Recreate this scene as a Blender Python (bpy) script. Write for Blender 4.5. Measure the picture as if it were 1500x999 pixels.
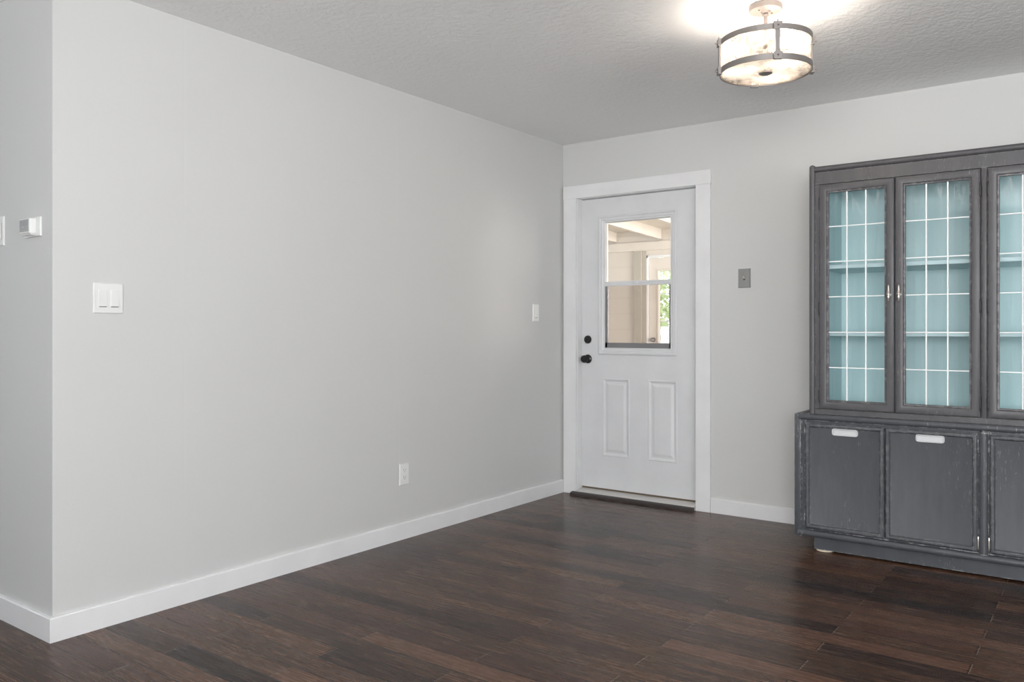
import bpy, bmesh, math, random
from mathutils import Vector, Matrix

random.seed(4)
for o in list(bpy.data.objects): bpy.data.objects.remove(o)
SC = bpy.context.scene
COL = SC.collection
PI = math.pi

# ------------------------------------------------------------ camera
CAM = (3.126, -4.843, 1.141)
YAW = 36.43
F = 1195.0
cd = bpy.data.cameras.new('camera'); cam = bpy.data.objects.new('camera', cd); COL.objects.link(cam)
cd.sensor_width = 36.0; cd.sensor_fit = 'HORIZONTAL'
cd.lens = F / 1500 * 36.0
cd.shift_y = -(483 - 499.5) / 1500 * -1.0
cam.location = CAM
cam.rotation_euler = (PI / 2, 0, math.radians(YAW))
SC.camera = cam
cd.clip_start = 0.05

# ------------------------------------------------------------ world, sun, window daylight, exposure
SC.view_settings.view_transform = 'Standard'
SC.view_settings.look = 'None'
SC.view_settings.gamma = 1
SC.view_settings.exposure = 0.0
w = bpy.data.worlds.new('world'); SC.world = w; w.use_nodes = True
nt = w.node_tree; nt.nodes.clear()
wo = nt.nodes.new('ShaderNodeOutputWorld'); wb = nt.nodes.new('ShaderNodeBackground')
wb.inputs['Color'].default_value = (0.86, 0.93, 1.0, 1); wb.inputs['Strength'].default_value = 4.0
nt.links.new(wb.outputs[0], wo.inputs[0])

def light(name, kind, loc, rot, energy, color=(1, 1, 1), **kw):
    l = bpy.data.lights.new(name, kind); l.energy = energy; l.color = color
    for k, v in kw.items(): setattr(l, k, v)
    o = bpy.data.objects.new(name, l); COL.objects.link(o)
    o.location = loc; o.rotation_euler = rot
    return o
light('sun', 'SUN', (0, 8, 6), (math.radians(48), 0, math.radians(200)), 4.0, (1, .96, .88), angle=.02)
# daylight entering through the big windows (right wall, rear wall) and the sunroom's side windows, plus an added hall light
light('daylight_right_window', 'AREA', (5.42, -4.3, 1.45), (0, math.radians(112), 0), 46, (.99, .99, 1), shape='RECTANGLE', size=1.3, size_y=2.5)
light('daylight_rear_window', 'AREA', (3.7, -6.64, 1.45), (math.radians(133), 0, 0), 232, (1, .998, .99), shape='RECTANGLE', size=2.3, size_y=1.6)
light('added_hall_light', 'AREA', (-1.7, -6.64, 1.5), (math.radians(112), 0, 0), 4, (1, .998, .99), shape='RECTANGLE', size=1.2, size_y=1.2)  # added source behind the viewer, only there to brighten the hall wall
light('daylight_sunroom_window', 'AREA', (3.35, 2.1, 1.5), (0, math.radians(105), 0), 240, (1, .975, .93), shape='RECTANGLE', size=1.5, size_y=3.2)

# ------------------------------------------------------------ material helpers
def new_mat(name):
    m = bpy.data.materials.new(name); m.use_nodes = True
    nt = m.node_tree; return m, nt, nt.nodes['Principled BSDF']
def N(nt, t, **kw):
    n = nt.nodes.new(t)
    for k, v in kw.items():
        if k in n.inputs.keys(): n.inputs[k].default_value = v
        else: setattr(n, k, v)
    return n
def M(nt, op, a, b=None, c=None):
    n = nt.nodes.new('ShaderNodeMath'); n.operation = op
    for i, v in enumerate((a, b, c)):
        if v is None: continue
        if isinstance(v, (int, float)): n.inputs[i].default_value = v
        else: nt.links.new(v, n.inputs[i])
    return n.outputs[0]
def mixc(nt, f, a, b):
    n = nt.nodes.new('ShaderNodeMix'); n.data_type = 'RGBA'
    for i, v in ((0, f), (6, a), (7, b)):
        if isinstance(v, (int, float)): n.inputs[i].default_value = v
        elif isinstance(v, tuple): n.inputs[i].default_value = (*v[:3], 1)
        else: nt.links.new(v, n.inputs[i])
    return n.outputs[2]
def pos(nt, scale=None):
    g = nt.nodes.new('ShaderNodeNewGeometry')
    if scale is None: return g.outputs['Position']
    v = nt.nodes.new('ShaderNodeVectorMath'); v.operation = 'MULTIPLY'
    nt.links.new(g.outputs['Position'], v.inputs[0]); v.inputs[1].default_value = scale
    return v.outputs[0]
def noise(nt, vec, scale, detail=3, rough=.5):
    n = nt.nodes.new('ShaderNodeTexNoise'); n.inputs['Scale'].default_value = scale
    n.inputs['Detail'].default_value = detail; n.inputs['Roughness'].default_value = rough
    nt.links.new(vec, n.inputs['Vector']); return n.outputs['Fac']
def ramp(nt, f, lo, hi):
    n = nt.nodes.new('ShaderNodeMapRange'); n.inputs['From Min'].default_value = lo; n.inputs['From Max'].default_value = hi
    nt.links.new(f, n.inputs['Value']); return n.outputs[0]
def bump(nt, p, h, strength, dist=.002):
    b = nt.nodes.new('ShaderNodeBump'); b.inputs['Strength'].default_value = strength; b.inputs['Distance'].default_value = dist
    nt.links.new(h, b.inputs['Height']); nt.links.new(b.outputs[0], p.inputs['Normal']); return b

def plain(name, col, rough=.5, metal=0.0, spec=.5, bumpy=0.0, bscale=300):
    m, nt, p = new_mat(name)
    P = pos(nt)
    f = noise(nt, P, 6, 3)
    c = mixc(nt, ramp(nt, f, .3, .7), tuple(v * .97 for v in col), tuple(min(1, v * 1.03) for v in col))
    nt.links.new(c, p.inputs['Base Color'])
    p.inputs['Roughness'].default_value = rough; p.inputs['Metallic'].default_value = metal
    p.inputs['Specular IOR Level'].default_value = spec
    if bumpy: bump(nt, p, noise(nt, P, bscale, 2), bumpy)
    return m

def wall_paint(name, col, seams=(), axis=0, bs=.25, scale=90, rough=.6):
    """painted panel wall: fine roller stipple, very shallow filled panel joints at the given coordinates"""
    m, nt, p = new_mat(name)
    P = pos(nt)
    p.inputs['Base Color'].default_value = (*col, 1)
    f = noise(nt, P, 1.3, 4)
    c = mixc(nt, ramp(nt, f, .3, .7), tuple(v * .985 for v in col), col)
    nt.links.new(c, p.inputs['Base Color'])
    p.inputs['Roughness'].default_value = rough
    h = M(nt, 'MULTIPLY', noise(nt, P, scale, 4, .6), .6)
    if seams:
        s = nt.nodes.new('ShaderNodeSeparateXYZ'); nt.links.new(P, s.inputs[0])
        for q in seams:
            d = M(nt, 'ABSOLUTE', M(nt, 'SUBTRACT', s.outputs[axis], q))
            k = nt.nodes.new('ShaderNodeMapRange'); k.interpolation_type = 'SMOOTHSTEP'
            k.inputs['From Min'].default_value = 0; k.inputs['From Max'].default_value = .012
            k.inputs['To Min'].default_value = -.8; k.inputs['To Max'].default_value = 0
            nt.links.new(d, k.inputs['Value'])
            h = M(nt, 'ADD', h, k.outputs[0])
    bump(nt, p, h, bs, .002)
    return m

M_wall = wall_paint('wall_paint', (.61, .61, .60), seams=(1.02, 1.71), axis=0)
M_wall_l = wall_paint('wall_paint_left', (.61, .61, .60), seams=(-1.648, -2.914), axis=1)
M_wall_h = wall_paint('wall_paint_hall', (.61, .61, .60))
M_trim = plain('white_trim_paint', (.77, .77, .775), .38)
M_door = plain('white_door_paint', (.68, .685, .695), .4)
M_plate = plain('white_plastic', (.76, .76, .745), .35)
M_slot = plain('dark_slot', (.03, .03, .03), .5)
M_black = plain('black_hardware', (.012, .012, .013), .28)
M_screen = plain('grey_vinyl', (.20, .20, .205), .55)
M_metalplate = plain('brushed_metal_plate', (.34, .34, .33), .42, .6)
M_brass = plain('aged_pewter_metal', (.62, .58, .53), .28, .9)
M_iron = plain('brushed_nickel', (.27, .25, .24), .45, .7)
M_canopy = plain('pale_nickel', (.17, .145, .13), .5, .1)
M_glide = plain('cream_plastic', (.75, .66, .52), .5)
M_cup = plain('pale_pull_enamel', (.60, .61, .62), .35)
M_grille = plain('grey_plastic', (.40, .40, .40), .5)
M_sill = plain('painted_threshold', (.62, .60, .58), .5)
M_reducer = plain('dark_wood_strip', (.03, .022, .019), .35)
M_sweep = plain('brown_weatherstrip', (.14, .105, .07), .7)
M_cream = plain('cream_painted_wood', (.72, .66, .59), .6)
M_cream_post = plain('beige_painted_wood', (.47, .43, .37), .6)
M_fence = plain('pale_vinyl_fence', (.75, .75, .76), .6)
M_lead = plain('white_came', (.86, .87, .87), .4)

def ceiling_mat():
    m, nt, p = new_mat('textured_ceiling_paint')
    P = pos(nt)
    f = noise(nt, P, 1.1, 5)
    nt.links.new(mixc(nt, ramp(nt, f, .3, .7), (.87, .875, .87), (.90, .90, .895)), p.inputs['Base Color'])
    p.inputs['Roughness'].default_value = .7
    a = noise(nt, P, 38, 4, .6)
    h = ramp(nt, a, .42, .62)
    b = M(nt, 'MULTIPLY', noise(nt, pos(nt, (1, 2.2, 1)), 7, 5, .6), 1.6)
    bump(nt, p, M(nt, 'ADD', h, b), .35, .004)
    return m
M_ceil = ceiling_mat()

def floor_mat():
    m, nt, p = new_mat('dark_hardwood_planks')
    P = pos(nt); s = nt.nodes.new('ShaderNodeSeparateXYZ'); nt.links.new(P, s.inputs[0])
    X, Y = s.outputs[0], s.outputs[1]
    W, L = .0992, .925
    ry = M(nt, 'DIVIDE', M(nt, 'ADD', Y, 1.87), W)
    row = M(nt, 'FLOOR', ry); fy = M(nt, 'SUBTRACT', ry, row)
    odd = M(nt, 'ABSOLUTE', M(nt, 'MODULO', row, 2.0))
    rx = M(nt, 'SUBTRACT', M(nt, 'DIVIDE', M(nt, 'SUBTRACT', X, 1.35), L), M(nt, 'MULTIPLY', odd, .5))
    colm = M(nt, 'FLOOR', rx); fx = M(nt, 'SUBTRACT', rx, colm)
    cv = nt.nodes.new('ShaderNodeCombineXYZ'); nt.links.new(row, cv.inputs[0]); nt.links.new(colm, cv.inputs[1])
    wn = nt.nodes.new('ShaderNodeTexWhiteNoise'); wn.noise_dimensions = '2D'; nt.links.new(cv.outputs[0], wn.inputs['Vector'])
    R = wn.outputs['Value']; sc = nt.nodes.new('ShaderNodeSeparateColor'); nt.links.new(wn.outputs['Color'], sc.inputs[0])
    gv = nt.nodes.new('ShaderNodeCombineXYZ')
    nt.links.new(M(nt, 'ADD', M(nt, 'MULTIPLY', X, 2.2), M(nt, 'MULTIPLY', R, 31)), gv.inputs[0])
    nt.links.new(M(nt, 'MULTIPLY', Y, 42), gv.inputs[1]); nt.links.new(M(nt, 'MULTIPLY', R, 17), gv.inputs[2])
    grain = noise(nt, gv.outputs[0], 2.4, 6, .65)
    gv2 = nt.nodes.new('ShaderNodeCombineXYZ')
    nt.links.new(M(nt, 'ADD', M(nt, 'MULTIPLY', X, 1.0), M(nt, 'MULTIPLY', R, 9)), gv2.inputs[0])
    nt.links.new(M(nt, 'MULTIPLY', Y, 9), gv2.inputs[1])
    broad = noise(nt, gv2.outputs[0], 2.0, 3, .5)
    tone = M(nt, 'ADD', M(nt, 'MULTIPLY', R, .62), M(nt, 'ADD', M(nt, 'ADD', .08, M(nt, 'MULTIPLY', ramp(nt, grain, .34, .68), .44)), M(nt, 'MULTIPLY', broad, .34)))
    c1 = mixc(nt, ramp(nt, tone, .40, 1.22), (.0075, .0042, .0034), (.128, .066, .040))
    c2 = mixc(nt, M(nt, 'MULTIPLY', ramp(nt, sc.outputs[1], .55, 1.0), .55), c1, (.062, .026, .018))
    # worn grey scuffs, stretched along the boards
    sv = pos(nt, (3, 34, 1)); sfac = M(nt, 'MULTIPLY', ramp(nt, noise(nt, sv, 4, 7, .8), .54, .68), ramp(nt, noise(nt, P, .9, 2), .48, .62))
    c3 = mixc(nt, M(nt, 'MULTIPLY', sfac, .42), c2, (.16, .13, .115))
    # tiny light specks of dust / wear
    sp = ramp(nt, noise(nt, P, 55, 2, .4), .765, .79)
    c3 = mixc(nt, M(nt, 'MULTIPLY', sp, .6), c3, (.28, .25, .22))
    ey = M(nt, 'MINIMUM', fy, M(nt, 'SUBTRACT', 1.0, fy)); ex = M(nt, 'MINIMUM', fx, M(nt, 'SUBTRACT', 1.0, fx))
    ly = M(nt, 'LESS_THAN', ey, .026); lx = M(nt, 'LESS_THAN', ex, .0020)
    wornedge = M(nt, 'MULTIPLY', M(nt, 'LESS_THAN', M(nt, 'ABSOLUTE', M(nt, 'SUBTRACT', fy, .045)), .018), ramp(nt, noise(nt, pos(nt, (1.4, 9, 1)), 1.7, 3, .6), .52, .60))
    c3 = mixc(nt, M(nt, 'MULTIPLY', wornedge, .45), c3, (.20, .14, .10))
    c4 = mixc(nt, M(nt, 'MULTIPLY', ly, .85), c3, (.007, .0045, .004))
    lx2 = M(nt, 'LESS_THAN', M(nt, 'ABSOLUTE', M(nt, 'SUBTRACT', fx, .9955)), .0022)
    c4 = mixc(nt, M(nt, 'MULTIPLY', lx2, .8), c4, (.007, .0045, .004))
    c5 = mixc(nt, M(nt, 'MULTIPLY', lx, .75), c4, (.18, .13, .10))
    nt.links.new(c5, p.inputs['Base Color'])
    rg = nt.nodes.new('ShaderNodeMapRange'); rg.inputs['From Min'].default_value = .3; rg.inputs['From Max'].default_value = .7
    rg.inputs['To Min'].default_value = .20; rg.inputs['To Max'].default_value = .32
    nt.links.new(grain, rg.inputs['Value']); nt.links.new(rg.outputs[0], p.inputs['Roughness'])
    p.inputs['Specular IOR Level'].default_value = .24
    edge = M(nt, 'MULTIPLY', M(nt, 'MINIMUM', ramp(nt, ey, 0, .03), ramp(nt, ex, 0, .004)), 1.0)
    h = M(nt, 'ADD', edge, M(nt, 'ADD', M(nt, 'MULTIPLY', grain, .35), M(nt, 'MULTIPLY', broad, .5)))
    bump(nt, p, h, .22, .002)
    return m
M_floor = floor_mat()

def distressed(name, base, worn, amount=.5, rough=.42):
    """chalky charcoal furniture paint, rubbed through along the edges and in vertical brush scuffs"""
    m, nt, p = new_mat(name)
    P = pos(nt)
    br = noise(nt, pos(nt, (8, 8, 1.5)), 3, 5, .6)
    c = mixc(nt, ramp(nt, br, .3, .75), tuple(v * .88 for v in base), tuple(v * 1.14 for v in base))
    sc = M(nt, 'MULTIPLY', ramp(nt, noise(nt, pos(nt, (60, 60, 9)), 2.2, 6, .78), .585, .69), ramp(nt, noise(nt, P, 4.5, 2), .50, .61))
    c = mixc(nt, M(nt, 'MULTIPLY', sc, .6), c, worn)
    bv = nt.nodes.new('ShaderNodeBevel'); bv.samples = 4; bv.inputs['Radius'].default_value = .007
    g = nt.nodes.new('ShaderNodeNewGeometry'); dt = nt.nodes.new('ShaderNodeVectorMath'); dt.operation = 'DOT_PRODUCT'
    nt.links.new(bv.outputs[0], dt.inputs[0]); nt.links.new(g.outputs['Normal'], dt.inputs[1])
    e = ramp(nt, dt.outputs['Value'], .99, .93)
    ew = M(nt, 'MULTIPLY', e, ramp(nt, noise(nt, P, 38, 5, .7), .49, .58))
    c = mixc(nt, M(nt, 'MULTIPLY', ew, amount), c, worn)
    nt.links.new(c, p.inputs['Base Color'])
    p.inputs['Roughness'].default_value = rough; p.inputs['Specular IOR Level'].default_value = .4
    bump(nt, p, br, .25, .002)
    return m
M_cab = distressed('distressed_charcoal_paint', (.074, .078, .088), (.55, .55, .54), .85, .34)
M_cab_door = distressed('distressed_charcoal_door_paint', (.078, .082, .091), (.55, .55, .54), .85, .55)
M_cab_up = distressed('worn_charcoal_paint_lit', (.086, .084, .089), (.40, .39, .38), .45)  # same charcoal paint as the base, lightened to bake in light on the hutch

M_hinge = plain('dark_painted_hinge', (.028, .028, .03), .4)
def teal_mat():
    m, nt, p = new_mat('teal_interior_paint')
    f = noise(nt, pos(nt, (9, 9, .7)), 2.2, 4)
    nt.links.new(mixc(nt, ramp(nt, f, .3, .7), (.50, .71, .73), (.62, .80, .82)), p.inputs['Base Color'])
    p.inputs['Roughness'].default_value = .5
    return m
M_teal = teal_mat()
M_shelf = plain('pale_teal_shelf_paint', (.55, .73, .76), .45)

def glass_mat(name, tint=(1, 1, 1), smear=0.0, bumps=0.0, bscale=60, refl=1.0, scatter=0.0):
    m = bpy.data.materials.new(name); m.use_nodes = True; nt = m.node_tree; nt.nodes.clear()
    o = nt.nodes.new('ShaderNodeOutputMaterial')
    tr = nt.nodes.new('ShaderNodeBsdfTransparent'); tr.inputs[0].default_value = (*tint, 1)
    gl = nt.nodes.new('ShaderNodeBsdfGlossy'); gl.inputs['Roughness'].default_value = .02
    fr = nt.nodes.new('ShaderNodeFresnel'); fr.inputs['IOR'].default_value = 1.45
    if bumps:
        b = nt.nodes.new('ShaderNodeBump'); b.inputs['Strength'].default_value = bumps; b.inputs['Distance'].default_value = .004
        v = nt.nodes.new('ShaderNodeTexVoronoi'); v.inputs['Scale'].default_value = bscale; nt.links.new(pos(nt), v.inputs['Vector'])
        nt.links.new(v.outputs['Distance'], b.inputs['Height']); nt.links.new(b.outputs[0], gl.inputs['Normal']); nt.links.new(b.outputs[0], fr.inputs['Normal'])
    mx = nt.nodes.new('ShaderNodeMixShader'); nt.links.new(M(nt, 'MULTIPLY', fr.outputs[0], refl), mx.inputs[0])
    nt.links.new(tr.outputs[0], mx.inputs[1]); nt.links.new(gl.outputs[0], mx.inputs[2])
    out = mx.outputs[0]
    if smear:
        df = nt.nodes.new('ShaderNodeBsdfDiffuse'); df.inputs[0].default_value = (.8, .82, .84, 1)
        P = pos(nt); s = nt.nodes.new('ShaderNodeSeparateXYZ'); nt.links.new(P, s.inputs[0])
        k = M(nt, 'MULTIPLY', ramp(nt, noise(nt, pos(nt, (5, 5, 2)), 5, 6, .7), .5, .72), ramp(nt, s.outputs[2], 1.68, 1.84))
        k = M(nt, 'MULTIPLY', k, smear)
        m2 = nt.nodes.new('ShaderNodeMixShader'); nt.links.new(k, m2.inputs[0]); nt.links.new(out, m2.inputs[1]); nt.links.new(df.outputs[0], m2.inputs[2])
        out = m2.outputs[0]
    if scatter:
        tl = nt.nodes.new('ShaderNodeBsdfTranslucent'); tl.inputs[0].default_value = (.95, .9, .84, 1)
        m3 = nt.nodes.new('ShaderNodeMixShader'); nt.links.new(M(nt, 'MULTIPLY', ramp(nt, noise(nt, pos(nt), 60, 3), .3, .7), scatter), m3.inputs[0])
        nt.links.new(out, m3.inputs[1]); nt.links.new(tl.outputs[0], m3.inputs[2]); out = m3.outputs[0]
    nt.links.new(out, o.inputs[0])
    return m
M_glass = glass_mat('window_glass')
M_cabglass = glass_mat('cabinet_glass', smear=.22, refl=1.0)
M_screenmesh = glass_mat('insect_screen_and_glass', tint=(.86, .84, .83))
M_seeded = glass_mat('seeded_lamp_glass', tint=(.97, .94, .90), bumps=.35, bscale=70, refl=1.0, scatter=.16)

def emis(name, col, s):
    m = bpy.data.materials.new(name); m.use_nodes = True; nt = m.node_tree; nt.nodes.clear()
    o = nt.nodes.new('ShaderNodeOutputMaterial'); e = nt.nodes.new('ShaderNodeEmission')
    e.inputs[0].default_value = (*col, 1); e.inputs[1].default_value = s; nt.links.new(e.outputs[0], o.inputs[0]); return m
M_bulb = emis('lit_bulb', (1, .88, .76), 95)

def siding_mat():
    m, nt, p = new_mat('beige_siding_paint')
    s = nt.nodes.new('ShaderNodeSeparateXYZ'); nt.links.new(pos(nt), s.inputs[0])
    z = M(nt, 'FRACT', M(nt, 'DIVIDE', s.outputs[2], .19))
    g = M(nt, 'LESS_THAN', z, .04)
    c = mixc(nt, M(nt, 'MULTIPLY', g, .25), (.70, .64, .57), (.45, .40, .34))
    nt.links.new(c, p.inputs['Base Color']); p.inputs['Roughness'].default_value = .6
    bump(nt, p, z, .4, .01)
    return m
M_siding = siding_mat()
def grass_mat():
    m, nt, p = new_mat('lawn')
    nt.links.new(mixc(nt, noise(nt, pos(nt), 8, 5), (.10, .17, .05), (.25, .32, .12)), p.inputs['Base Color'])
    p.inputs['Roughness'].default_value = .9; return m
M_grass = grass_mat()
def leaf_mat():
    m, nt, p = new_mat('yellow_green_leaves')
    nt.links.new(mixc(nt, noise(nt, pos(nt), 5, 3), (.30, .42, .14), (.62, .68, .34)), p.inputs['Base Color'])
    p.inputs['Roughness'].default_value = .6; return m
M_leaf = leaf_mat()
M_bark = plain('bark', (.16, .12, .09), .8)
M_roof_out = plain('weathered_boards', (.4, .38, .35), .8)

# ------------------------------------------------------------ mesh helpers
def box(bm, x0, x1, y0, y1, z0, z1, bev=0.0):
    r = bmesh.ops.create_cube(bm, size=1)
    vs = r['verts']
    bmesh.ops.scale(bm, vec=(abs(x1 - x0), abs(y1 - y0), abs(z1 - z0)), verts=vs)
    bmesh.ops.translate(bm, vec=((x0 + x1) / 2, (y0 + y1) / 2, (z0 + z1) / 2), verts=vs)
    if bev:
        es = list({e for v in vs for e in v.link_edges})
        bmesh.ops.bevel(bm, geom=es, offset=bev, segments=2, affect='EDGES', profile=.5)
    return bm
def rings(bm, loops, cap_first=False, cap_last=False, closed=True):
    prev = None; first = None
    for lp in loops:
        vs = [bm.verts.new(p) for p in lp]
        if prev:
            n = len(vs)
            for i in range(n if closed else n - 1):
                j = (i + 1) % n
                bm.faces.new((prev[i], prev[j], vs[j], vs[i]))
        else: first = vs
        prev = vs
    if cap_first: bm.faces.new(list(reversed(first)))
    if cap_last: bm.faces.new(prev)
    return bm
def frame(bm, x0, x1, z0, z1, prof, cap=False, back=False):
    """mitred rectangular moulding facing -Y: prof = [(inset, y), ...]"""
    rings(bm, [[(x0 + i, y, z0 + i), (x1 - i, y, z0 + i), (x1 - i, y, z1 - i), (x0 + i, y, z1 - i)] for i, y in prof], cap_first=back, cap_last=cap)
    return bm
def rframe(bm, x0, x1, z0, z1, prof, r, seg=5, cap=False):
    """the same with rounded corners: prof = [(inset, y)]"""
    lps = []
    for i, y in prof:
        rr = max(r - i, .0008); lp = []
        for cx, cz, a0 in ((x0 + i + rr, z0 + i + rr, PI), (x1 - i - rr, z0 + i + rr, 1.5 * PI), (x1 - i - rr, z1 - i - rr, 0), (x0 + i + rr, z1 - i - rr, .5 * PI)):
            for k in range(seg + 1):
                a = a0 + k / seg * PI / 2
                lp.append((cx + rr * math.cos(a), y, cz + rr * math.sin(a)))
        lps.append(lp)
    return rings(bm, lps, cap_last=cap)
def extrude_x(bm, prof, x0, x1):
    return rings(bm, [[(x0, y, z) for y, z in prof], [(x1, y, z) for y, z in prof]], True, True)
def extrude_z(bm, prof, z0, z1):
    return rings(bm, [[(x, y, z0) for x, y in prof], [(x, y, z1) for x, y in prof]], True, True)
def lathe(bm, prof, c=(0, 0, 0), axis='Z', n=24, cap=True):
    lps = []
    for r, h in prof:
        lp = []
        for i in range(n):
            a = 2 * PI * i / n
            u, v = r * math.cos(a), r * math.sin(a)
            if axis == 'Z': q = (c[0] + u, c[1] + v, c[2] + h)
            elif axis == 'Y': q = (c[0] + u, c[1] + h, c[2] + v)
            else: q = (c[0] + h, c[1] + u, c[2] + v)
            lp.append(q)
        lps.append(lp)
    return rings(bm, lps, cap, cap)
def ring_band(bm, c, r0, r1, z0, z1, n=64):
    lps = [[(c[0] + r * math.cos(2 * PI * i / n), c[1] + r * math.sin(2 * PI * i / n), c[2] + z) for i in range(n)]
           for r, z in ((r0, z0), (r1, z0), (r1, z1), (r0, z1), (r0, z0))]
    return rings(bm, lps)

def obj(name, bm, mat, parent=None, label=None, cat=None, group=None, kind=None, smooth=False, loc=None, M4=None, solid=0.0):
    bmesh.ops.recalc_face_normals(bm, faces=bm.faces)
    me = bpy.data.meshes.new(name); bm.to_mesh(me); bm.free()
    if M4 is not None: me.transform(M4)
    if smooth:
        for pl in me.polygons: pl.use_smooth = True
        me.set_sharp_from_angle(angle=math.radians(38))
    me.materials.append(mat)
    o = bpy.data.objects.new(name, me); COL.objects.link(o)
    if parent:
        o.parent = parent
        if parent.type == 'EMPTY' and loc is None:   # geometry given in world space
            wl = Vector((0, 0, 0)); q = parent
            while q: wl += q.location; q = q.parent
            me.transform(Matrix.Translation(-wl))
        elif parent.type == 'MESH':
            wl = Vector((0, 0, 0)); q = parent
            while q: wl += q.location; q = q.parent
            me.transform(Matrix.Translation(-wl))
    if label: o['label'] = label
    if cat: o['category'] = cat
    if group: o['group'] = group
    if kind: o['kind'] = kind
    return o
def empty(name, loc, label=None, cat=None, group=None, kind=None):
    o = bpy.data.objects.new(name, None); COL.objects.link(o); o.location = loc
    o.empty_display_size = .05
    if label: o['label'] = label
    if cat: o['category'] = cat
    if group: o['group'] = group
    if kind: o['kind'] = kind
    return o
B = bmesh.new
def struct(name, bm, mat, label, cat, parent=None, smooth=False):
    return obj(name, bm, mat, parent, label, cat, kind='structure', smooth=smooth)

# ------------------------------------------------------------ room shell
H = 2.44
XR, YR, XH = 5.2, -6.4, -3.0
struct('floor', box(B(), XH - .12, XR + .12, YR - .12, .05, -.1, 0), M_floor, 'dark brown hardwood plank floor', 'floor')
struct('ceiling', box(B(), XH - .12, XR + .12, YR - .12, .14, H, H + .1), M_ceil, 'light grey lightly textured ceiling', 'ceiling')
struct('wall_left', extrude_z(B(), [(0, -3.44), (0, 0), (-.12, 0), (-.12, -3.32)], 0, H), M_wall_l, 'long pale grey wall left of the white door, with switches and an outlet', 'wall')
struct('wall_hall', extrude_z(B(), [(0, -3.44), (-.12, -3.32), (XH, -3.32), (XH, -3.44)], 0, H), M_wall_h, 'shaded pale grey wall at the far left carrying the thermostat', 'wall')
b = B(); box(b, -.12, .096, 0, .14, 0, H); box(b, 1.024, XR + .12, 0, .14, 0, H); box(b, .096, 1.024, 0, .14, 2.074, H)
bmesh.ops.remove_doubles(b, verts=b.verts, dist=1e-5)
struct('wall_back', b, M_wall, 'pale grey wall behind the white door and the china cabinet', 'wall')
# right wall with its window opening y -5.55..-3.05, z .8..2.1
b = B()
box(b, XR, XR + .12, YR, -5.55, 0, H); box(b, XR, XR + .12, -3.05, 0, 0, H); box(b, XR, XR + .12, -5.55, -3.05, 0, .8); box(b, XR, XR + .12, -5.55, -3.05, 2.1, H)
struct('wall_right', b, M_wall_h, 'pale grey wall to the right, outside the picture', 'wall')
b = B()
box(b, XH, -2.35, YR - .12, YR, 0, H); box(b, -1.05, 2.55, YR - .12, YR, 0, H); box(b, -2.35, -1.05, YR - .12, YR, 0, .85); box(b, -2.35, -1.05, YR - .12, YR, 2.15, H); box(b, 4.85, XR, YR - .12, YR, 0, H); box(b, 2.55, 4.85, YR - .12, YR, 0, .6); box(b, 2.55, 4.85, YR - .12, YR, 2.15, H)
struct('wall_rear', b, M_wall_h, 'pale grey wall behind the viewer', 'wall')
struct('wall_hall_end', box(B(), XH - .12, XH, YR, -3.32, 0, H), M_wall_h, 'pale grey end wall of the hallway', 'wall')

def window_frame(name, lbl, horizontal, fixed, a0, a1, z0, z1):
    b = B()
    def bx(p0, p1, q0, q1):
        if horizontal: box(b, p0, p1, fixed - .03, fixed + .03, q0, q1)
        else: box(b, fixed - .03, fixed + .03, p0, p1, q0, q1)
    t = .05
    bx(a0, a1, z0, z0 + t); bx(a0, a1, z1 - t, z1); bx(a0, a0 + t, z0 + t, z1 - t); bx(a1 - t, a1, z0 + t, z1 - t)
    mid = (a0 + a1) / 2; bx(mid - .025, mid + .025, z0 + t, z1 - t)
    return struct(name, b, M_trim, lbl, 'window')
window_frame('window_1', 'wide white framed window in the right wall', False, XR + .06, -5.55, -3.05, .8, 2.1)
window_frame('window_2', 'wide white framed window in the wall behind the viewer', True, YR - .06, 2.55, 4.85, .6, 2.15)
window_frame('added_hall_window', 'added white framed window at the unseen rear of the hallway', True, YR - .06, -2.35, -1.05, .85, 2.15)  # invented window, goes with the added light for the hall wall

# baseboards, 90 mm tall, slightly eased top edge
def base_prof(t=.015, h=.090): return [(0, 0), (t, 0), (t, h - .004), (t - .004, h), (0, h)]
bt = .015
b = B()
rings(b, [[(q, -3.44 - q, z) for q, z in base_prof()], [(q, -.9495, z) for q, z in base_prof()]], True, True)
rings(b, [[(q, -.9485, z) for q, z in base_prof()], [(q, -.019, z) for q, z in base_prof()]], True, True)
struct('baseboard_left', b, M_trim, 'white baseboard along the long left wall, jointed near the door', 'baseboard')
b = B(); rings(b, [[(q, -3.44 - q, z) for q, z in base_prof()], [(XH, -3.44 - q, z) for q, z in base_prof()]], True, True)
struct('baseboard_hall', b, M_trim, 'white baseboard at the far left around the outside corner', 'baseboard')
b = B(); rings(b, [[(1.101, -q, z) for q, z in base_prof(.014)], [(XR, -q, z) for q, z in base_prof(.014)]], True, True)
struct('baseboard_back', b, M_trim, 'white baseboard between the door casing and the cabinet', 'baseboard')

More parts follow.
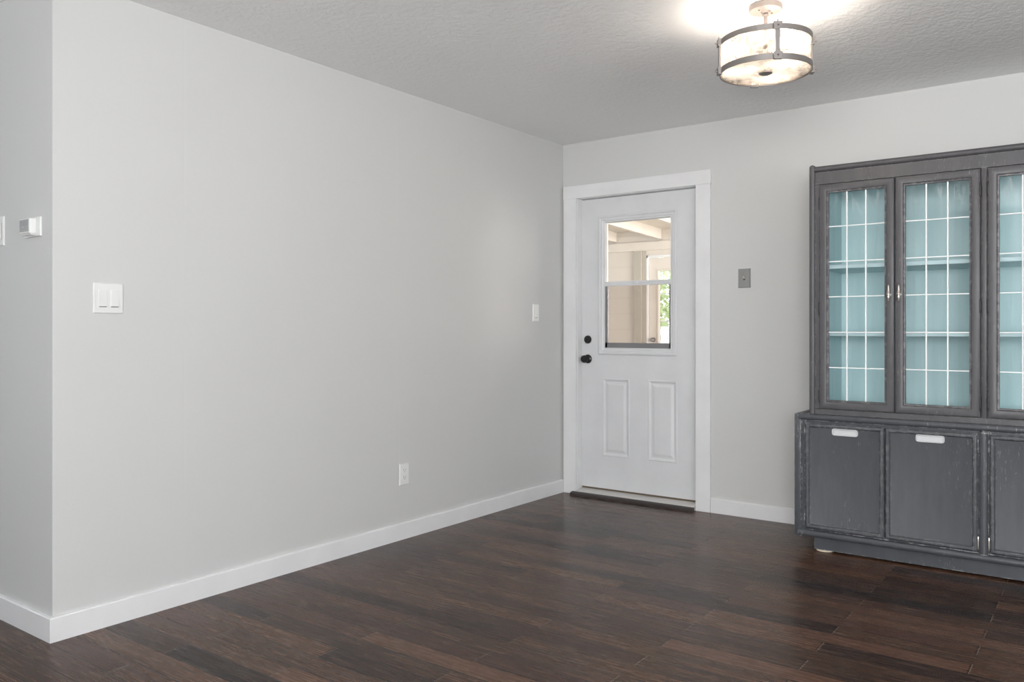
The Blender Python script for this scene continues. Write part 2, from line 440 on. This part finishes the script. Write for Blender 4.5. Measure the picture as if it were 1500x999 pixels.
# door casing and jamb
b = B()
box(b, .016, .117, -.019, 0, 0, 2.053, .0015); box(b, 1.003, 1.099, -.019, 0, 0, 2.053, .0015)
box(b, .013, 1.104, -.022, 0, 2.053, 2.141, .0015)
struct('trim_1', b, M_trim, 'flat white casing boards framing the white door', 'door casing')
b = B()
box(b, .096, .121, -.0, .14, 0, 2.052); box(b, .999, 1.024, -.0, .14, 0, 2.052); box(b, .096, 1.024, 0, .14, 2.050, 2.074)
box(b, .121, .131, .098, .13, .04, 2.05); box(b, .989, .999, .098, .13, .04, 2.05)
for z in (1.83, .355, .93):
    lathe(b, [(.0035, 0), (.0035, .0006)], (.121, .022, z), 'X', 8)
struct('trim_2', b, M_trim, 'white jamb boards lining the door opening', 'door jamb')
b = B()
rings(b, [[(x, -.030, .0), (x, -.030, .024), (x, -.018, .028), (x, .05, .036), (x, .14, .040), (x, .14, 0)] for x in (.122, .998)], True, True)
struct('trim_3', b, M_sill, 'pale threshold sill under the white door', 'threshold')
b = B()
rings(b, [[(x, -.074, .0), (x, -.072, .010), (x, -.060, .019), (x, -.032, .022), (x, -.031, 0)] for x in (.100, 1.000)], True, True)
struct('trim_4', b, M_reducer, 'dark wood reducer strip on the floor before the threshold', 'threshold strip', smooth=True)

# ------------------------------------------------------------ white entry door
dr = empty('door_1', (.56, .05, .045), 'white door with a half window and two raised panels', 'door', kind='structure')
YF = .050
def panel(b, x0, x1, z0, z1):
    frame(b, x0, x1, z0, z1, [(0, YF), (.004, YF - .003), (.012, YF - .001), (.020, YF + .007), (.028, YF + .007), (.046, YF + .001), (.050, YF + .001)], cap=True)
b = B()
X0, X1, Z0, Z1 = .1225, .9975, .0495, 2.0465
wx0, wx1, wz0, wz1 = .285, .825, .995, 1.90
holes = [(wx0, wx1, wz0, wz1), (.289, .4985, .274, .808), (.637, .8465, .274, .808)]
xs = sorted({X0, X1, wx0, wx1, .289, .4985, .637, .8465}); zs = sorted({Z0, Z1, wz0, wz1, .274, .808})
def inhole(x, z): return any(h[0] < x < h[1] and h[2] < z < h[3] for h in holes)
vg = {}
def gv(x, y, z):
    k = (round(x, 5), round(y, 5), round(z, 5))
    if k not in vg: vg[k] = b.verts.new((x, y, z))
    return vg[k]
for i in range(len(xs) - 1):
    for j in range(len(zs) - 1):
        cx, cz = (xs[i] + xs[i + 1]) / 2, (zs[j] + zs[j + 1]) / 2
        for y in (YF, YF + .044):
            if inhole(cx, cz) and (y == YF or cz > .9): continue
            b.faces.new([gv(xs[i], y, zs[j]), gv(xs[i + 1], y, zs[j]), gv(xs[i + 1], y, zs[j + 1]), gv(xs[i], y, zs[j + 1])])
for (x0, x1, z0, z1) in ((X0, X1, Z0, Z1), holes[0]):
    rings(b, [[(x0, y, z0), (x1, y, z0), (x1, y, z1), (x0, y, z1)] for y in (YF, YF + .044)])
panel(b, *holes[1]); panel(b, *holes[2])
slab = obj('door_slab', b, M_door, dr)
obj('door_sweep', box(B(), X0 + .001, X1 - .001, YF + .006, YF + .040, .0375, .0495), M_sweep, dr, label='brown weatherstrip under the door')
# window frame proud of the slab
b = B()
frame(b, .262, .8455, .971, 1.923, [(0, YF), (0, YF - .010), (.004, YF - .014), (.012, YF - .014), (.016, YF - .009), (.030, YF - .009), (.036, YF - .004), (.044, YF - .004), (.047, YF + .002), (.047, YF + .040)])
box(b, .306, .803, YF - .004, YF + .018, 1.4385, 1.4545, .002); box(b, .306, .803, YF + .000, YF + .022, 1.4545, 1.471, .002)
box(b, .53, .56, YF - .010, YF - .002, 1.452, 1.459, .001)
wf = obj('window_frame', b, M_door, dr)
b = B()
t1 = .020
box(b, .309, .309 + t1 - .004, YF + .004, YF + .028, 1.018, 1.4385); box(b, .788, .7985, YF + .004, YF + .028, 1.018, 1.4385)
box(b, .309, .7985, YF + .004, YF + .028, 1.018, 1.052)
obj('sash_frame', b, M_screen, dr, label='dark grey lower sash frame')
obj('glass_pane', box(B(), .309, .7985, YF + .030, YF + .034, 1.471, 1.876), M_glass, dr)
obj('glass_pane', box(B(), .325, .788, YF + .012, YF + .015, 1.052, 1.4385), M_screenmesh, dr)
b = B(); lathe(b, [(.0285, 0), (.0285, -.006), (.024, -.013), (.016, -.014)], (.1735, YF, 1.073), 'Y', 28); lathe(b, [(.011, -.012), (.011, -.018), (.008, -.019)], (.1735, YF, 1.073), 'Y', 16); box(b, .1715, .1755, YF - .026, YF - .014, 1.061, 1.085, .001)
obj('deadbolt', b, M_black, dr, label='round black deadbolt above the knob', smooth=True)
b = B(); lathe(b, [(.031, 0), (.031, -.004), (.026, -.010), (.013, -.013), (.011, -.026), (.014, -.032), (.0235, -.038), (.027, -.046), (.0265, -.054), (.021, -.061), (.008, -.064)], (.1735, YF, .938), 'Y', 32)
obj('door_knob', b, M_black, dr, label='round black door knob', smooth=True)

# ------------------------------------------------------------ light switches, outlet, thermostat
# built facing -Y around the origin, then turned; RL turns them to face +X for the left wall
RL = Matrix.Rotation(PI / 2, 4, 'Z')
def plate_bm(w_, h_, t=.006): return frame(B(), -w_ / 2, w_ / 2, -h_ / 2, h_ / 2, [(0, 0), (0, -t * .5), (.003, -t), (.006, -t)], cap=True)
def place(root, parts, mat4, loc):
    pass
def fixture(name, loc, facing_x, label, cat, specs):
    r = empty(name, loc, label, cat)
    Mt = (Matrix.Translation(loc) @ RL) if facing_x else Matrix.Translation(loc)
    last = {}
    for (pn, bm_, mt, par, lb) in specs:
        o = obj(pn, bm_, mt, last.get(par, r), label=lb, M4=Mt, smooth=False)
        last[pn] = o
    return r
def rocker(cx):
    b = B()
    frame(b, cx - .0165, cx + .0165, -.033, .033, [(0, -.0058), (.0004, -.0072), (.0012, -.0074)], cap=True)
    rings(b, [[(cx - .0145, -.0074, z) if k == 0 else (cx + .0145, -.0074, z) for k in (0, 1)] + [(cx + .0145, -.0074 - d, z), (cx - .0145, -.0074 - d, z)] for z, d in ((-.031, .0042), (-.004, .0016), (.031, .0005))], True, True)
    return b
def slot(cx, z0, z1, w_=.029, y=-.0116): return box(B(), cx - w_ / 2, cx + w_ / 2, y + .0035, y + .0055, z0, z1)
fixture('light_switch', (0.0003, -3.235, 1.262), True, 'white double rocker light switch plate near the left corner of the wall', 'light switch',
        [('wall_plate', plate_bm(.116, .116), M_plate, None, None),
         ('rocker', rocker(-.023), M_plate, None, None), ('rocker', rocker(.023), M_plate, None, None),
         ('rocker_shadow_gap', box(B(), -.0375, -.0085, -.0076, -.0060, -.0338, -.0316), M_slot, None, None),
         ('rocker_shadow_gap', box(B(), .0085, .0375, -.0076, -.0060, -.0338, -.0316), M_slot, None, None)])
fixture('light_switch', (0.0003, -.343, 1.254), True, 'small white single rocker switch on the left wall beside the door', 'light switch',
        [('wall_plate', plate_bm(.071, .116), M_plate, None, None), ('rocker', rocker(0), M_plate, None, None),
         ('rocker_shadow_gap', box(B(), -.0145, .0145, -.0076, -.0060, -.0338, -.0316), M_slot, None, None)])
fixture('light_switch', (-.4335, -3.4403, 1.5315), False, 'white switch plate cut by the left edge of the picture', 'light switch',
        [('wall_plate', plate_bm(.071, .115), M_plate, None, None), ('rocker', rocker(0), M_plate, None, None),
         ('rocker_shadow_gap', box(B(), .0165, .0180, -.0066, -.0050, -.033, .033), M_slot, None, None)])
# toggle switch with metal plate
b = B(); rings(b, [[(-.005, -.006, -.004), (.005, -.006, -.004), (.005, -.006, .006), (-.005, -.006, .006)], [(-.0035, -.019, .004), (.0035, -.019, .004), (.0035, -.017, .010), (-.0035, -.017, .010)]], False, True)

fixture('light_switch', (1.3135, -.0003, 1.455), False, 'grey metal toggle switch plate on the wall between door and cabinet', 'light switch',
        [('wall_plate', plate_bm(.076, .116, .006), M_metalplate, None, None),
         ('slot', box(B(), -.0055, .0055, -.0066, -.005, -.012, .012), M_slot, None, None),
         ('toggle', b, M_plate, None, 'small pale toggle lever'), *[('screw', lathe(B(), [(.0035, -.0055), (.003, -.0075)], (0, 0, z), 'Y', 10), M_metalplate, None, None) for z in (-.030, .030)]])
# duplex outlet
def recept(cz):
    return rframe(B(), -.0165, .0165, cz - .0145, cz + .0145, [(0, -.0058), (.0003, -.0078), (.001, -.008)], .010, 4, cap=True)
def slots(cz):
    b = B(); box(b, -.0078, -.0060, -.0084, -.0076, cz - .001, cz + .008); box(b, .0058, .0076, -.0084, -.0076, cz, cz + .007); lathe(b, [(.0024, -.0077), (.0024, -.0084)], (0, 0, cz - .007), 'Y', 8); return b
fixture('wall_outlet', (0.0003, -1.605, .3525), True, 'white duplex power outlet low on the left wall', 'outlet',
        [('wall_plate', plate_bm(.071, .116), M_plate, None, None), ('receptacle', recept(.0195), M_plate, None, None), ('slots', slots(.0195), M_slot, 'receptacle', None),
         ('receptacle', recept(-.0195), M_plate, None, None), ('slots', slots(-.0195), M_slot, 'receptacle', None),
         ('screw', lathe(B(), [(.0025, -.0055), (.0022, -.0072)], (0, 0, 0), 'Y', 10), M_plate, None, None)])
# thermostat
b = B(); box(b, -.066, .066, -.008, 0, -.036, .036, .002)
b2 = B(); box(b2, -.048, .034, -.031, -.0075, -.0255, .0295, .0015); box(b2, -.044, .030, -.026, -.008, -.031, -.0255, .001)
b3 = B(); box(b3, -.0462, .026, -.0318, -.0305, -.0185, .0265)
for i in range(8): box(b3, -.044, .024, -.0326, -.0316, .004 + i * .0028, .0052 + i * .0028)
b4 = B(); box(b4, .0335, .0355, -.0305, -.0215, -.0245, .0285)
b5 = B(); box(b5, -.026, -.014, -.0322, -.0316, -.0015, .0005)
fixture('thermostat', (-.145, -3.4403, 1.526), False, 'small white box thermostat with grey ribbed face on the far left wall', 'thermostat',
        [('back_plate', b, M_plate, None, None), ('body', b2, M_plate, None, None), ('face', b3, M_grille, 'body', 'grey ribbed front'), ('marking', b5, M_plate, 'body', None)])

# ------------------------------------------------------------ china cabinet
CX = 2.645
cab = empty('china_cabinet', (CX, -.28, 0), 'large distressed charcoal china cabinet with gridded glass doors and teal inside', 'china cabinet')
HY = -.530                       # hutch front plane
HX0, HX1 = 1.857, 2 * CX - 1.857
BY = -.560
BX0, BX1 = 1.788, 2 * CX - 1.788
YB = -.022                       # back of the cabinet, just off the baseboard
def rounded_post(b, x0, x1, yf, yb, z0, z1, top=True):
    w_ = x1 - x0; pr = [(x0, yb), (x0, yf + .004)]
    for i in range(9):
        a = PI - PI * i / 8
        pr.append(((x0 + x1) / 2 + w_ / 2 * math.cos(a), yf + .004 - w_ * .32 * math.sin(a)))
    pr.append((x1, yb))
    extrude_z(b, pr, z0, z1)
    if top:
        lps = []
        for k in range(5):
            a = k / 4 * PI / 2; s_ = math.cos(a) * .98 + .02
            lps.append([((x0 + x1) / 2 + (x - (x0 + x1) / 2) * s_, y if y > yf + .01 else y + (1 - s_) * .006, z1 + .011 * math.sin(a)) for x, y in pr])
        rings(b, lps, False, True)
# -- hutch frame
b = B()
for sx in (0, 1):
    x0, x1 = (HX0, HX0 + .029) if sx == 0 else (HX1 - .029, HX1)
    rounded_post(b, x0, x1, HY - .006, HY + .04, .708, 1.979)
    xa, xb = (HX0 + .004, HX0 + .024) if sx == 0 else (HX1 - .024, HX1 - .004)
    box(b, xa, xb, HY + .03, YB, .708, 1.965)
    xa, xb = (HX0 + .029, HX0 + .049) if sx == 0 else (HX1 - .049, HX1 - .029)
    box(b, xa, xb, HY + .002, HY + .04, .735, 1.885)
box(b, HX0 + .028, HX1 - .028, HY + .001, HY + .025, 1.888, 1.953)        # fascia
box(b, HX0 + .028, HX1 - .028, HY + .001, HY + .025, .708, .733)          # bottom rail
box(b, HX0 + .028, HX1 - .028, HY + .019, HY + .029, .720, .748)
box(b, HX0 + .028, HX1 - .028, HY + .019, HY + .029, 1.872, 1.90)
box(b, CX - .010, CX + .010, HY + .002, HY + .026, .73, 1.89, .002); box(b, CX - .030, CX + .030, HY + .022, HY + .046, .73, 1.92)        # centre stile
box(b, HX0 + .024, HX1 - .024, HY + .02, YB, 1.93, 1.95)                  # roof board
pr = [(HY + .03, 1.951), (HY - .004, 1.951), (HY - .011, 1.955), (HY - .015, 1.962), (HY - .015, 1.969), (HY - .010, 1.976), (HY - .002, 1.980), (HY + .03, 1.980)]
extrude_x(b, pr, HX0 + .026, HX1 - .026)
obj('hutch_frame', b, M_cab_up, cab, smooth=True)
# -- teal interior
b = B()
box(b, HX0 + .022, HX1 - .022, -.052, YB - .004, .735, 1.93)
box(b, HX0 + .024, HX0 + .036, HY + .045, -.052, .735, 1.93); box(b, HX1 - .036, HX1 - .024, HY + .045, -.052, .735, 1.93)
box(b, CX - .009, CX + .009, HY + .045, -.052, .735, 1.93)
box(b, HX0 + .024, HX1 - .024, HY + .03, -.03, .722, .735); box(b, HX0 + .024, HX1 - .024, HY + .03, -.03, 1.915, 1.93)
for i in range(1, 24):
    x = HX0 + .03 + i * (HX1 - HX0 - .06) / 24; box(b, x - .0015, x + .0015, -.0535, -.05, .736, 1.914)
obj('interior_lining', b, M_teal, cab, label='teal painted interior')
for z in (1.467, 1.119):
    for (xa, xb) in ((HX0 + .037, CX - .0095), (CX + .0095, HX1 - .037)):
        obj('shelf', box(B(), xa, xb, HY + .075, -.054, z - .011, z + .011, .003), M_shelf, cab, label='pale teal shelf')

# -- glass doors
def arc_prof(w_, yf, rise=.010, lip=.003):
    """half-round moulding from the outer edge to the inner lip"""
    p = [(0, yf + .018), (0, yf - .003)]
    for i in range(1, 10):
        a = PI * i / 10
        p.append((w_ * .86 * (1 - math.cos(a)) / 2, yf - .003 - rise * math.sin(a) ** .8))
    p += [(w_ * .86, yf - .003), (w_ * .90, yf - .005), (w_, yf - .004), (w_, yf + .018), (0, yf + .018)]
    return p
GD = [(1.9075, 2.2635), (2.2672, 2.6300), (2 * CX - 2.6300, 2 * CX - 2.2672), (2 * CX - 2.2635, 2 * CX - 1.9075)]
DZ0, DZ1 = .7365, 1.885
FW = .0435
def glass_door(idx, x0, x1):
    b = frame(B(), x0, x1, DZ0, DZ1, arc_prof(FW, HY + .001, .009))
    d = obj('glass_door', b, M_cab_up, cab, smooth=True)
    gx0, gx1, gz0, gz1 = x0 + FW, x1 - FW, DZ0 + FW, DZ1 - FW
    obj('glass_pane', box(B(), gx0 - .004, gx1 + .004, HY + .011, HY + .014, gz0 - .004, gz1 + .004), M_cabglass, d)
    g = B()
    for k in (1, 2):
        x = gx0 + (gx1 - gx0) * k / 3; box(g, x - .0030, x + .0030, HY + .002, HY + .0105, gz0, gz1, .0012)
    for z in (1.667, 1.488, 1.309, 1.128, .948): box(g, gx0, gx1, HY + .0035, HY + .0105, z - .0026, z + .0026, .001)
    # thin glazing bead round the opening
    obj('muntin_grid', g, M_lead, d, label='thin white glazing grid')
    g = frame(B(), gx0, gx1, gz0, gz1, [(0, HY + .0105), (0, HY - .002), (.0018, HY - .002), (.0026, HY + .0105)])
    obj('glazing_bead', g, M_cab_up, d)
    hx = x0 + .001 if idx in (0, 2) else x1 - .001
    for z in (1.79, 1.25, .80):
        h = B(); lathe(h, [(.002, -.034), (.0042, -.030), (.0042, -.011), (.0036, -.0105), (.0042, -.010), (.0042, .010), (.0036, .0105), (.0042, .011), (.0042, .030), (.002, .034)], (hx, HY - .006, z), 'Z', 12)
        box(h, hx - .004, hx + .004, HY - .006, HY + .001, z - .028, z + .028)
        obj('hinge', h, M_hinge, d, label='small dark hinge', smooth=True)
    px = x1 - .0225 if idx in (0, 2) else x0 + .0195
    zc = 1.313
    h = B()
    lathe(h, [(.0095, 0), (.0095, -.003), (.0045, -.005), (.0045, -.016)], (px, HY - .010, zc), 'Y', 14)
    lathe(h, [(.0022, .046), (.0042, .043), (.0045, .036), (.0060, .022), (.0078, .008), (.0105, .003), (.0105, -.001), (.0055, -.004), (.0062, -.012), (.0050, -.022), (.0034, -.026), (.0048, -.030), (.0022, -.034)], (px, HY - .024, zc), 'Z', 16)
    obj('pull_handle', h, M_brass, d, label='slim pewter spindle pull', smooth=True)
    return d
for i, (a, c_) in enumerate(GD): glass_door(i, a, c_)

# -- base cabinet frame
b = B()
for sx in (0, 1):
    x0, x1 = (BX0, BX0 + .034) if sx == 0 else (BX1 - .034, BX1)
    box(b, x0, x1, BY + .002, YB, .073, .707, .003)
box(b, BX0 + .034, BX1 - .034, BY + .012, YB, .676, .704)                       # top board
box(b, BX0 + .034, BX1 - .034, BY + .02, YB, .082, .110)                       # bottom board
box(b, BX0 + .034, BX1 - .034, YB - .012, YB, .11, .676)                       # back board
def bead(b, z0, z1, y, x0, x1, r=.014):
    pr = [(y + .03, z0)]
    for i in range(9):
        a = -PI / 2 + PI * i / 8
        pr.append((y + .004 - r * math.cos(a), (z0 + z1) / 2 + (z1 - z0) / 2 * math.sin(a)))
    pr.append((y + .03, z1)); extrude_x(b, pr, x0, x1)
bead(b, .6765, .7075, BY + .004, BX0 + .020, BX1 - .020)
bead(b, .078, .110, BY + .004, BX0 + .020, BX1 - .020)
box(b, BX0 + .034, BX0 + .052, BY + .014, BY + .04, .11, .677)                 # left stile
box(b, BX1 - .052, BX1 - .034, BY + .014, BY + .04, .11, .677)
box(b, BX0 + .04, BX1 - .04, BY + .022, BY + .04, .655, .677); box(b, BX0 + .04, BX1 - .04, BY + .022, BY + .04, .108, .125)
rounded_post(b, CX - .017, CX + .017, BY + .004, BY + .04, .110, .668, top=True)
box(b, CX - .027, CX + .027, BY + .02, BY + .045, .11, .677)
obj('base_frame', b, M_cab, cab, smooth=True)
b = B(); box(b, BX0 + .090, BX1 - .090, -.520, -.500, .0092, .083); box(b, BX0 + .090, BX0 + .11, -.500, -.06, .0092, .083); box(b, BX1 - .11, BX1 - .090, -.500, -.06, .0092, .083)
obj('toe_kick', b, M_cab, cab)

BD = [(1.8415, 2.2215), (2.2255, 2.6215), (2 * CX - 2.6215, 2 * CX - 2.2255), (2 * CX - 2.2215, 2 * CX - 1.8415)]
def base_door(idx, x0, x1):
    z0, z1 = .1195, .6625; yf = BY + .008; w_ = .0235
    pr = [(0, yf + .012), (0, yf), (.003, yf - .003)]
    for i in range(1, 8):
        a = PI * i / 8; pr.append((.003 + (w_ - .007) * (1 - math.cos(a)) / 2, yf - .003 - .007 * math.sin(a)))
    pr += [(w_ - .003, yf + .001), (w_, yf + .006), (w_ + .002, yf + .007)]
    d = obj('base_door', frame(B(), x0, x1, z0, z1, pr, cap=True, back=True), M_cab_door, cab, smooth=True)
    lx = {0: 1.974, 1: 2.360, 2: 2 * CX - 2.487, 3: 2 * CX - 2.097}[idx]
    c0, c1 = lx, lx + .125
    g = rframe(B(), c0, c1, .605, z1 - w_ + .002, [(0, yf + .0065), (0, yf + .001), (.0015, yf - .001), (.0045, yf - .001), (.006, yf + .002), (.007, yf + .0062)], .012, 5, cap=True)
    obj('finger_pull', g, M_cup, d, label='pale recessed finger pull')
    hx = x0 - .002 if idx in (0, 2) else x1 + .002
    for z in (.160, .610):
        h = B(); lathe(h, [(.002, -.032), (.0042, -.029), (.0042, -.010), (.0034, -.0095), (.0042, -.009), (.0042, .009), (.0034, .0095), (.0042, .010), (.0042, .029), (.002, .032)], (hx, yf - .001, z), 'Z', 12)
        obj('hinge', h, M_cab if (z > .3 or idx in (0, 3)) else M_brass, d, smooth=True)
for i, (a, c_) in enumerate(BD): base_door(i, a, c_)

# felt / plastic glide under the left front corner
obj('furniture_glide', lathe(B(), [(.036, 0), (.042, .003), (.042, .006), (.036, .009)], (1.925, -.492, .0001), 'Z', 32), M_glide, None,
    'thin cream furniture glide disc under the left front corner of the cabinet', 'furniture glide', smooth=True)

# ------------------------------------------------------------ ceiling light
LX, LY = 2.003, -1.612
fx = empty('ceiling_light', (LX, LY, H), 'lit drum ceiling light with two grey metal rings and seeded glass', 'ceiling light')
c0 = (LX, LY, 0)
b = lathe(B(), [(.060, 2.4395), (.065, 2.436), (.065, 2.420), (.062, 2.416), (.020, 2.415), (.016, 2.409), (.009, 2.407)], c0, 'Z', 40)
for a in (1.1, 4.2): lathe(b, [(.004, 2.410), (.004, 2.417)], (LX + .034 * math.cos(a), LY + .034 * math.sin(a), 0), 'Z', 10)
obj('canopy', b, M_canopy, fx, smooth=True)
b = lathe(B(), [(.0075, 2.407), (.0075, 2.330), (.0075, 2.170)], c0, 'Z', 16); lathe(b, [(.011, 2.395), (.013, 2.400), (.011, 2.406)], c0, 'Z', 16)
obj('stem', b, M_canopy, fx, smooth=True)
R = .1785
for z0, z1 in ((2.281, 2.303), (2.168, 2.190)):
    obj('metal_ring', ring_band(B(), c0, R - .004, R, z0, z1, 72), M_iron, fx, smooth=True)
b = B(); ring_band(b, c0, R - .0085, R - .0055, 2.172, 2.300, 72)
obj('glass_drum', b, M_seeded, fx, smooth=True, label='clear seeded glass shade')
b = lathe(B(), [(R - .009, 2.1735), (R - .009, 2.1765)], c0, 'Z', 72)
obj('glass_diffuser', b, M_seeded, fx, smooth=True, label='seeded glass bottom')
obj('finial', lathe(B(), [(.008, 2.172), (.026, 2.170), (.026, 2.166), (.018, 2.162), (.006, 2.160)], c0, 'Z', 28), M_iron, fx, smooth=True)
# view-facing angle of the first strap: 14 degrees right of the direction to the viewer
a_cam = math.atan2(CAM[1] - LY, CAM[0] - LX)
for k in range(4):
    a = a_cam + math.radians(14) + k * PI / 2
    b = B()
    box(b, R - .001, R + .007, -.009, .009, 2.176, 2.296, .001)
    for zc in (2.292, 2.179):
        box(b, R - .002, R + .012, -.0165, .0165, zc - .015, zc + .015, .002)
        lathe(b, [(.0035, .012), (.0035, .019), (.002, .021)], (R, 0, zc), 'X', 10)
    lathe(b, [(.003, 2.305), (.003, 2.314), (.0012, 2.317)], (R + .005, 0, 0), 'Z', 10)
    obj('strap', b, M_iron, fx, M4=Matrix.Translation((LX, LY, 0)) @ Matrix.Rotation(a, 4, 'Z'))
# cross arm with three sockets and bulbs
for k in range(3):
    a = a_cam + math.radians(45 + 120 * k)
    ux, uy = math.cos(a), math.sin(a)
    Mk = Matrix.Translation((LX, LY, 2.262)) @ Matrix.Rotation(a, 4, 'Z')
    b = B(); lathe(b, [(.004, .006), (.004, .045)], (0, 0, 0), 'X', 10); lathe(b, [(.012, .040), (.015, .043), (.015, .066), (.012, .068)], (0, 0, 0), 'X', 20)
    s_ = obj('lamp_socket', b, M_canopy, fx, smooth=True, M4=Mk)
    b = B(); lathe(b, [(.010, .066), (.012, .076), (.020, .088), (.0265, .102), (.0285, .114), (.0265, .127), (.019, .138), (.008, .143)], (0, 0, 0), 'X', 24)
    obj('bulb', b, M_bulb, s_, label='glowing bulb', smooth=True, M4=Mk)

# ------------------------------------------------------------ sunroom seen through the door window
SX0, SX1, SYF = -4.2, 3.2, 4.0
struct('floor_sunroom', box(B(), SX0, SX1, .14, SYF, -.1, .0), M_cream_post, 'beige floor of the sunroom beyond the door', 'floor')
b = B(); box(b, SX0, SX1, .14, .16, H, 2.75); 
struct('wall_sunroom_near', b, M_siding, 'siding above the door on the sunroom side', 'wall')
# far wall with door opening x -1.40..-.56
ox0, ox1, oz1 = -1.385, -.505, 2.03
b = B(); box(b, SX0, ox0, SYF, SYF + .12, 0, 2.62); box(b, ox1, SX1, SYF, SYF + .12, 0, 2.62); box(b, ox0, ox1, SYF, SYF + .12, oz1, 2.62)
struct('wall_sunroom_far', b, M_siding, 'cream sided far wall of the sunroom seen through the door window', 'wall')
struct('wall_sunroom_left', box(B(), SX0 - .1, SX0, .14, SYF + .12, 0, 2.8), M_siding, 'cream side wall of the sunroom', 'wall')
b = B(); box(b, SX1, SX1 + .1, .14, .5, 0, 2.8); box(b, SX1, SX1 + .1, 3.7, 4.12, 0, 2.8); box(b, SX1, SX1 + .1, .5, 3.7, 0, .75); box(b, SX1, SX1 + .1, .5, 3.7, 2.25, 2.8)
struct('wall_sunroom_right', b, M_siding, 'cream side wall of the sunroom with a wide opening', 'wall')
sl = .040
def roofz(y, base=2.49): return base - sl * (y - .16)
b = B(); rings(b, [[(x, .14, roofz(.14)), (x, SYF + .3, roofz(SYF + .3)), (x, SYF + .3, roofz(SYF + .3) + .05), (x, .14, roofz(.14) + .05)] for x in (SX0 - .1, SX1 + .1)], True, True)
struct('ceiling_sunroom', b, M_cream, 'cream boarded ceiling of the sunroom', 'ceiling')
def rafter(x, n):
    b = B(); rings(b, [[(xx, .17, roofz(.17) - .12), (xx, SYF - .005, roofz(SYF) - .12), (xx, SYF - .005, roofz(SYF) - .001), (xx, .17, roofz(.17) - .001)] for xx in (x - .02, x + .02)], True, True)
    struct('trim_%d' % n, b, M_cream, 'cream rafter under the sunroom ceiling, %s' % ('the one crossing the window' if n == 8 else 'one of those beside the window view'), 'rafter')
for i in range(7): rafter(-1.215 + (i - 3) * .60, 5 + i)
b = B(); box(b, SX0, SX1, SYF - .05, SYF, 2.09, 2.19); 
struct('trim_12', b, M_cream, 'cream plate beam along the top of the sunroom far wall', 'beam')
b = B(); box(b, -1.541, -1.446, SYF - .04, SYF, 0, 2.09); box(b, -1.446, -1.385, SYF - .018, SYF, 0, 2.09)
struct('trim_13', b, M_cream_post, 'beige post beside the outer door', 'post')
b = B(); box(b, -1.385, -1.370, SYF - .015, SYF + .02, 0, 2.03); box(b, -.52, -.505, SYF - .015, SYF + .02, 0, 2.03); box(b, -1.385, -.505, SYF - .015, SYF + .02, 2.0, 2.03)
struct('trim_14', b, M_trim, 'white frame around the outer door', 'door frame')
d2 = empty('door_2', (-.98, SYF + .03, .02), 'cream outer door with a tall gridded glass, seen through the door window', 'door', kind='structure')
dx0, dx1 = -1.367, -.523; gx0, gx1, gz0, gz1 = -1.235, -.73, .28, 1.84
b = B(); ya, yb = SYF + .012, SYF + .052
box(b, dx0, gx0, ya, yb, .02, 1.998); box(b, gx1, dx1, ya, yb, .02, 1.998); box(b, gx0, gx1, ya, yb, .02, gz0); box(b, gx0, gx1, ya, yb, gz1, 1.998)
frame(b, gx0 - .02, gx1 + .02, gz0 - .02, gz1 + .02, [(0, ya), (.004, ya - .01), (.02, ya - .008), (.024, ya + .02)])
sl2 = obj('door_slab', b, M_cream, d2)
b = B()
for k in (1,): 
    x = gx0 + (gx1 - gx0) * k / 2; box(b, x - .008, x + .008, ya + .008, ya + .03, gz0, gz1)
for z in (.60, .925, 1.245, 1.57): box(b, gx0, gx1, ya + .008, ya + .03, z - .007, z + .007)
obj('muntin_grid', b, M_trim, d2)
obj('glass_pane', box(B(), gx0, gx1, ya + .031, ya + .034, gz0, gz1), M_glass, d2)
b = lathe(B(), [(.028, 0), (.028, -.006), (.012, -.012), (.012, -.03), (.026, -.04), (.028, -.05), (.018, -.06)], (-1.305, ya, 1.02), 'Y', 20)
obj('door_knob', b, M_iron, d2, smooth=True)

# ------------------------------------------------------------ garden beyond
struct('ground', box(B(), -14, 8, SYF + .13, 22, -.25, -.15), M_grass, 'grass of the garden outside', 'lawn')
fr = empty('garden_fence', (-3.5, 9.0, -.15), 'pale vertical board fence in the garden beyond the outer door', 'fence')
b = B()
for i in range(60):
    x = -8 + i * .15; box(b, x, x + .135, 9.0, 9.02, -.15, 1.20)
obj('fence_boards', b, M_fence, fr)
b = B()
for z in (.1, .95): box(b, -8, 1, 9.02, 9.06, z, z + .09)
obj('fence_rail', b, M_fence, fr)
tr = empty('garden_tree', (-3.9, 10.4, -.15), 'yellow green leafy tree behind the garden fence', 'tree')
obj('trunk', lathe(B(), [(.12, -.149), (.09, 1.0), (.05, 2.4)], (-3.9, 10.4, 0), 'Z', 12), M_bark, tr, smooth=True)
b = B(); rnd = random.Random(9)
for i in range(2600):
    th = rnd.uniform(0, 2 * PI); ph = math.acos(rnd.uniform(-1, 1)); rr = rnd.uniform(.35, 1) ** .5
    p = Vector((-3.9 + 1.5 * rr * math.sin(ph) * math.cos(th), 10.4 + 1.1 * rr * math.sin(ph) * math.sin(th), 2.1 + 1.05 * rr * math.cos(ph)))
    s_ = rnd.uniform(.05, .10); u = Vector((rnd.uniform(-1, 1), rnd.uniform(-1, 1), rnd.uniform(-1, 1))).normalized(); v = u.orthogonal().normalized()
    b.faces.new([b.verts.new(p + u * s_), b.verts.new(p + v * s_ * .5), b.verts.new(p - u * s_), b.verts.new(p - v * s_ * .5)])
obj('foliage', b, M_leaf, tr)
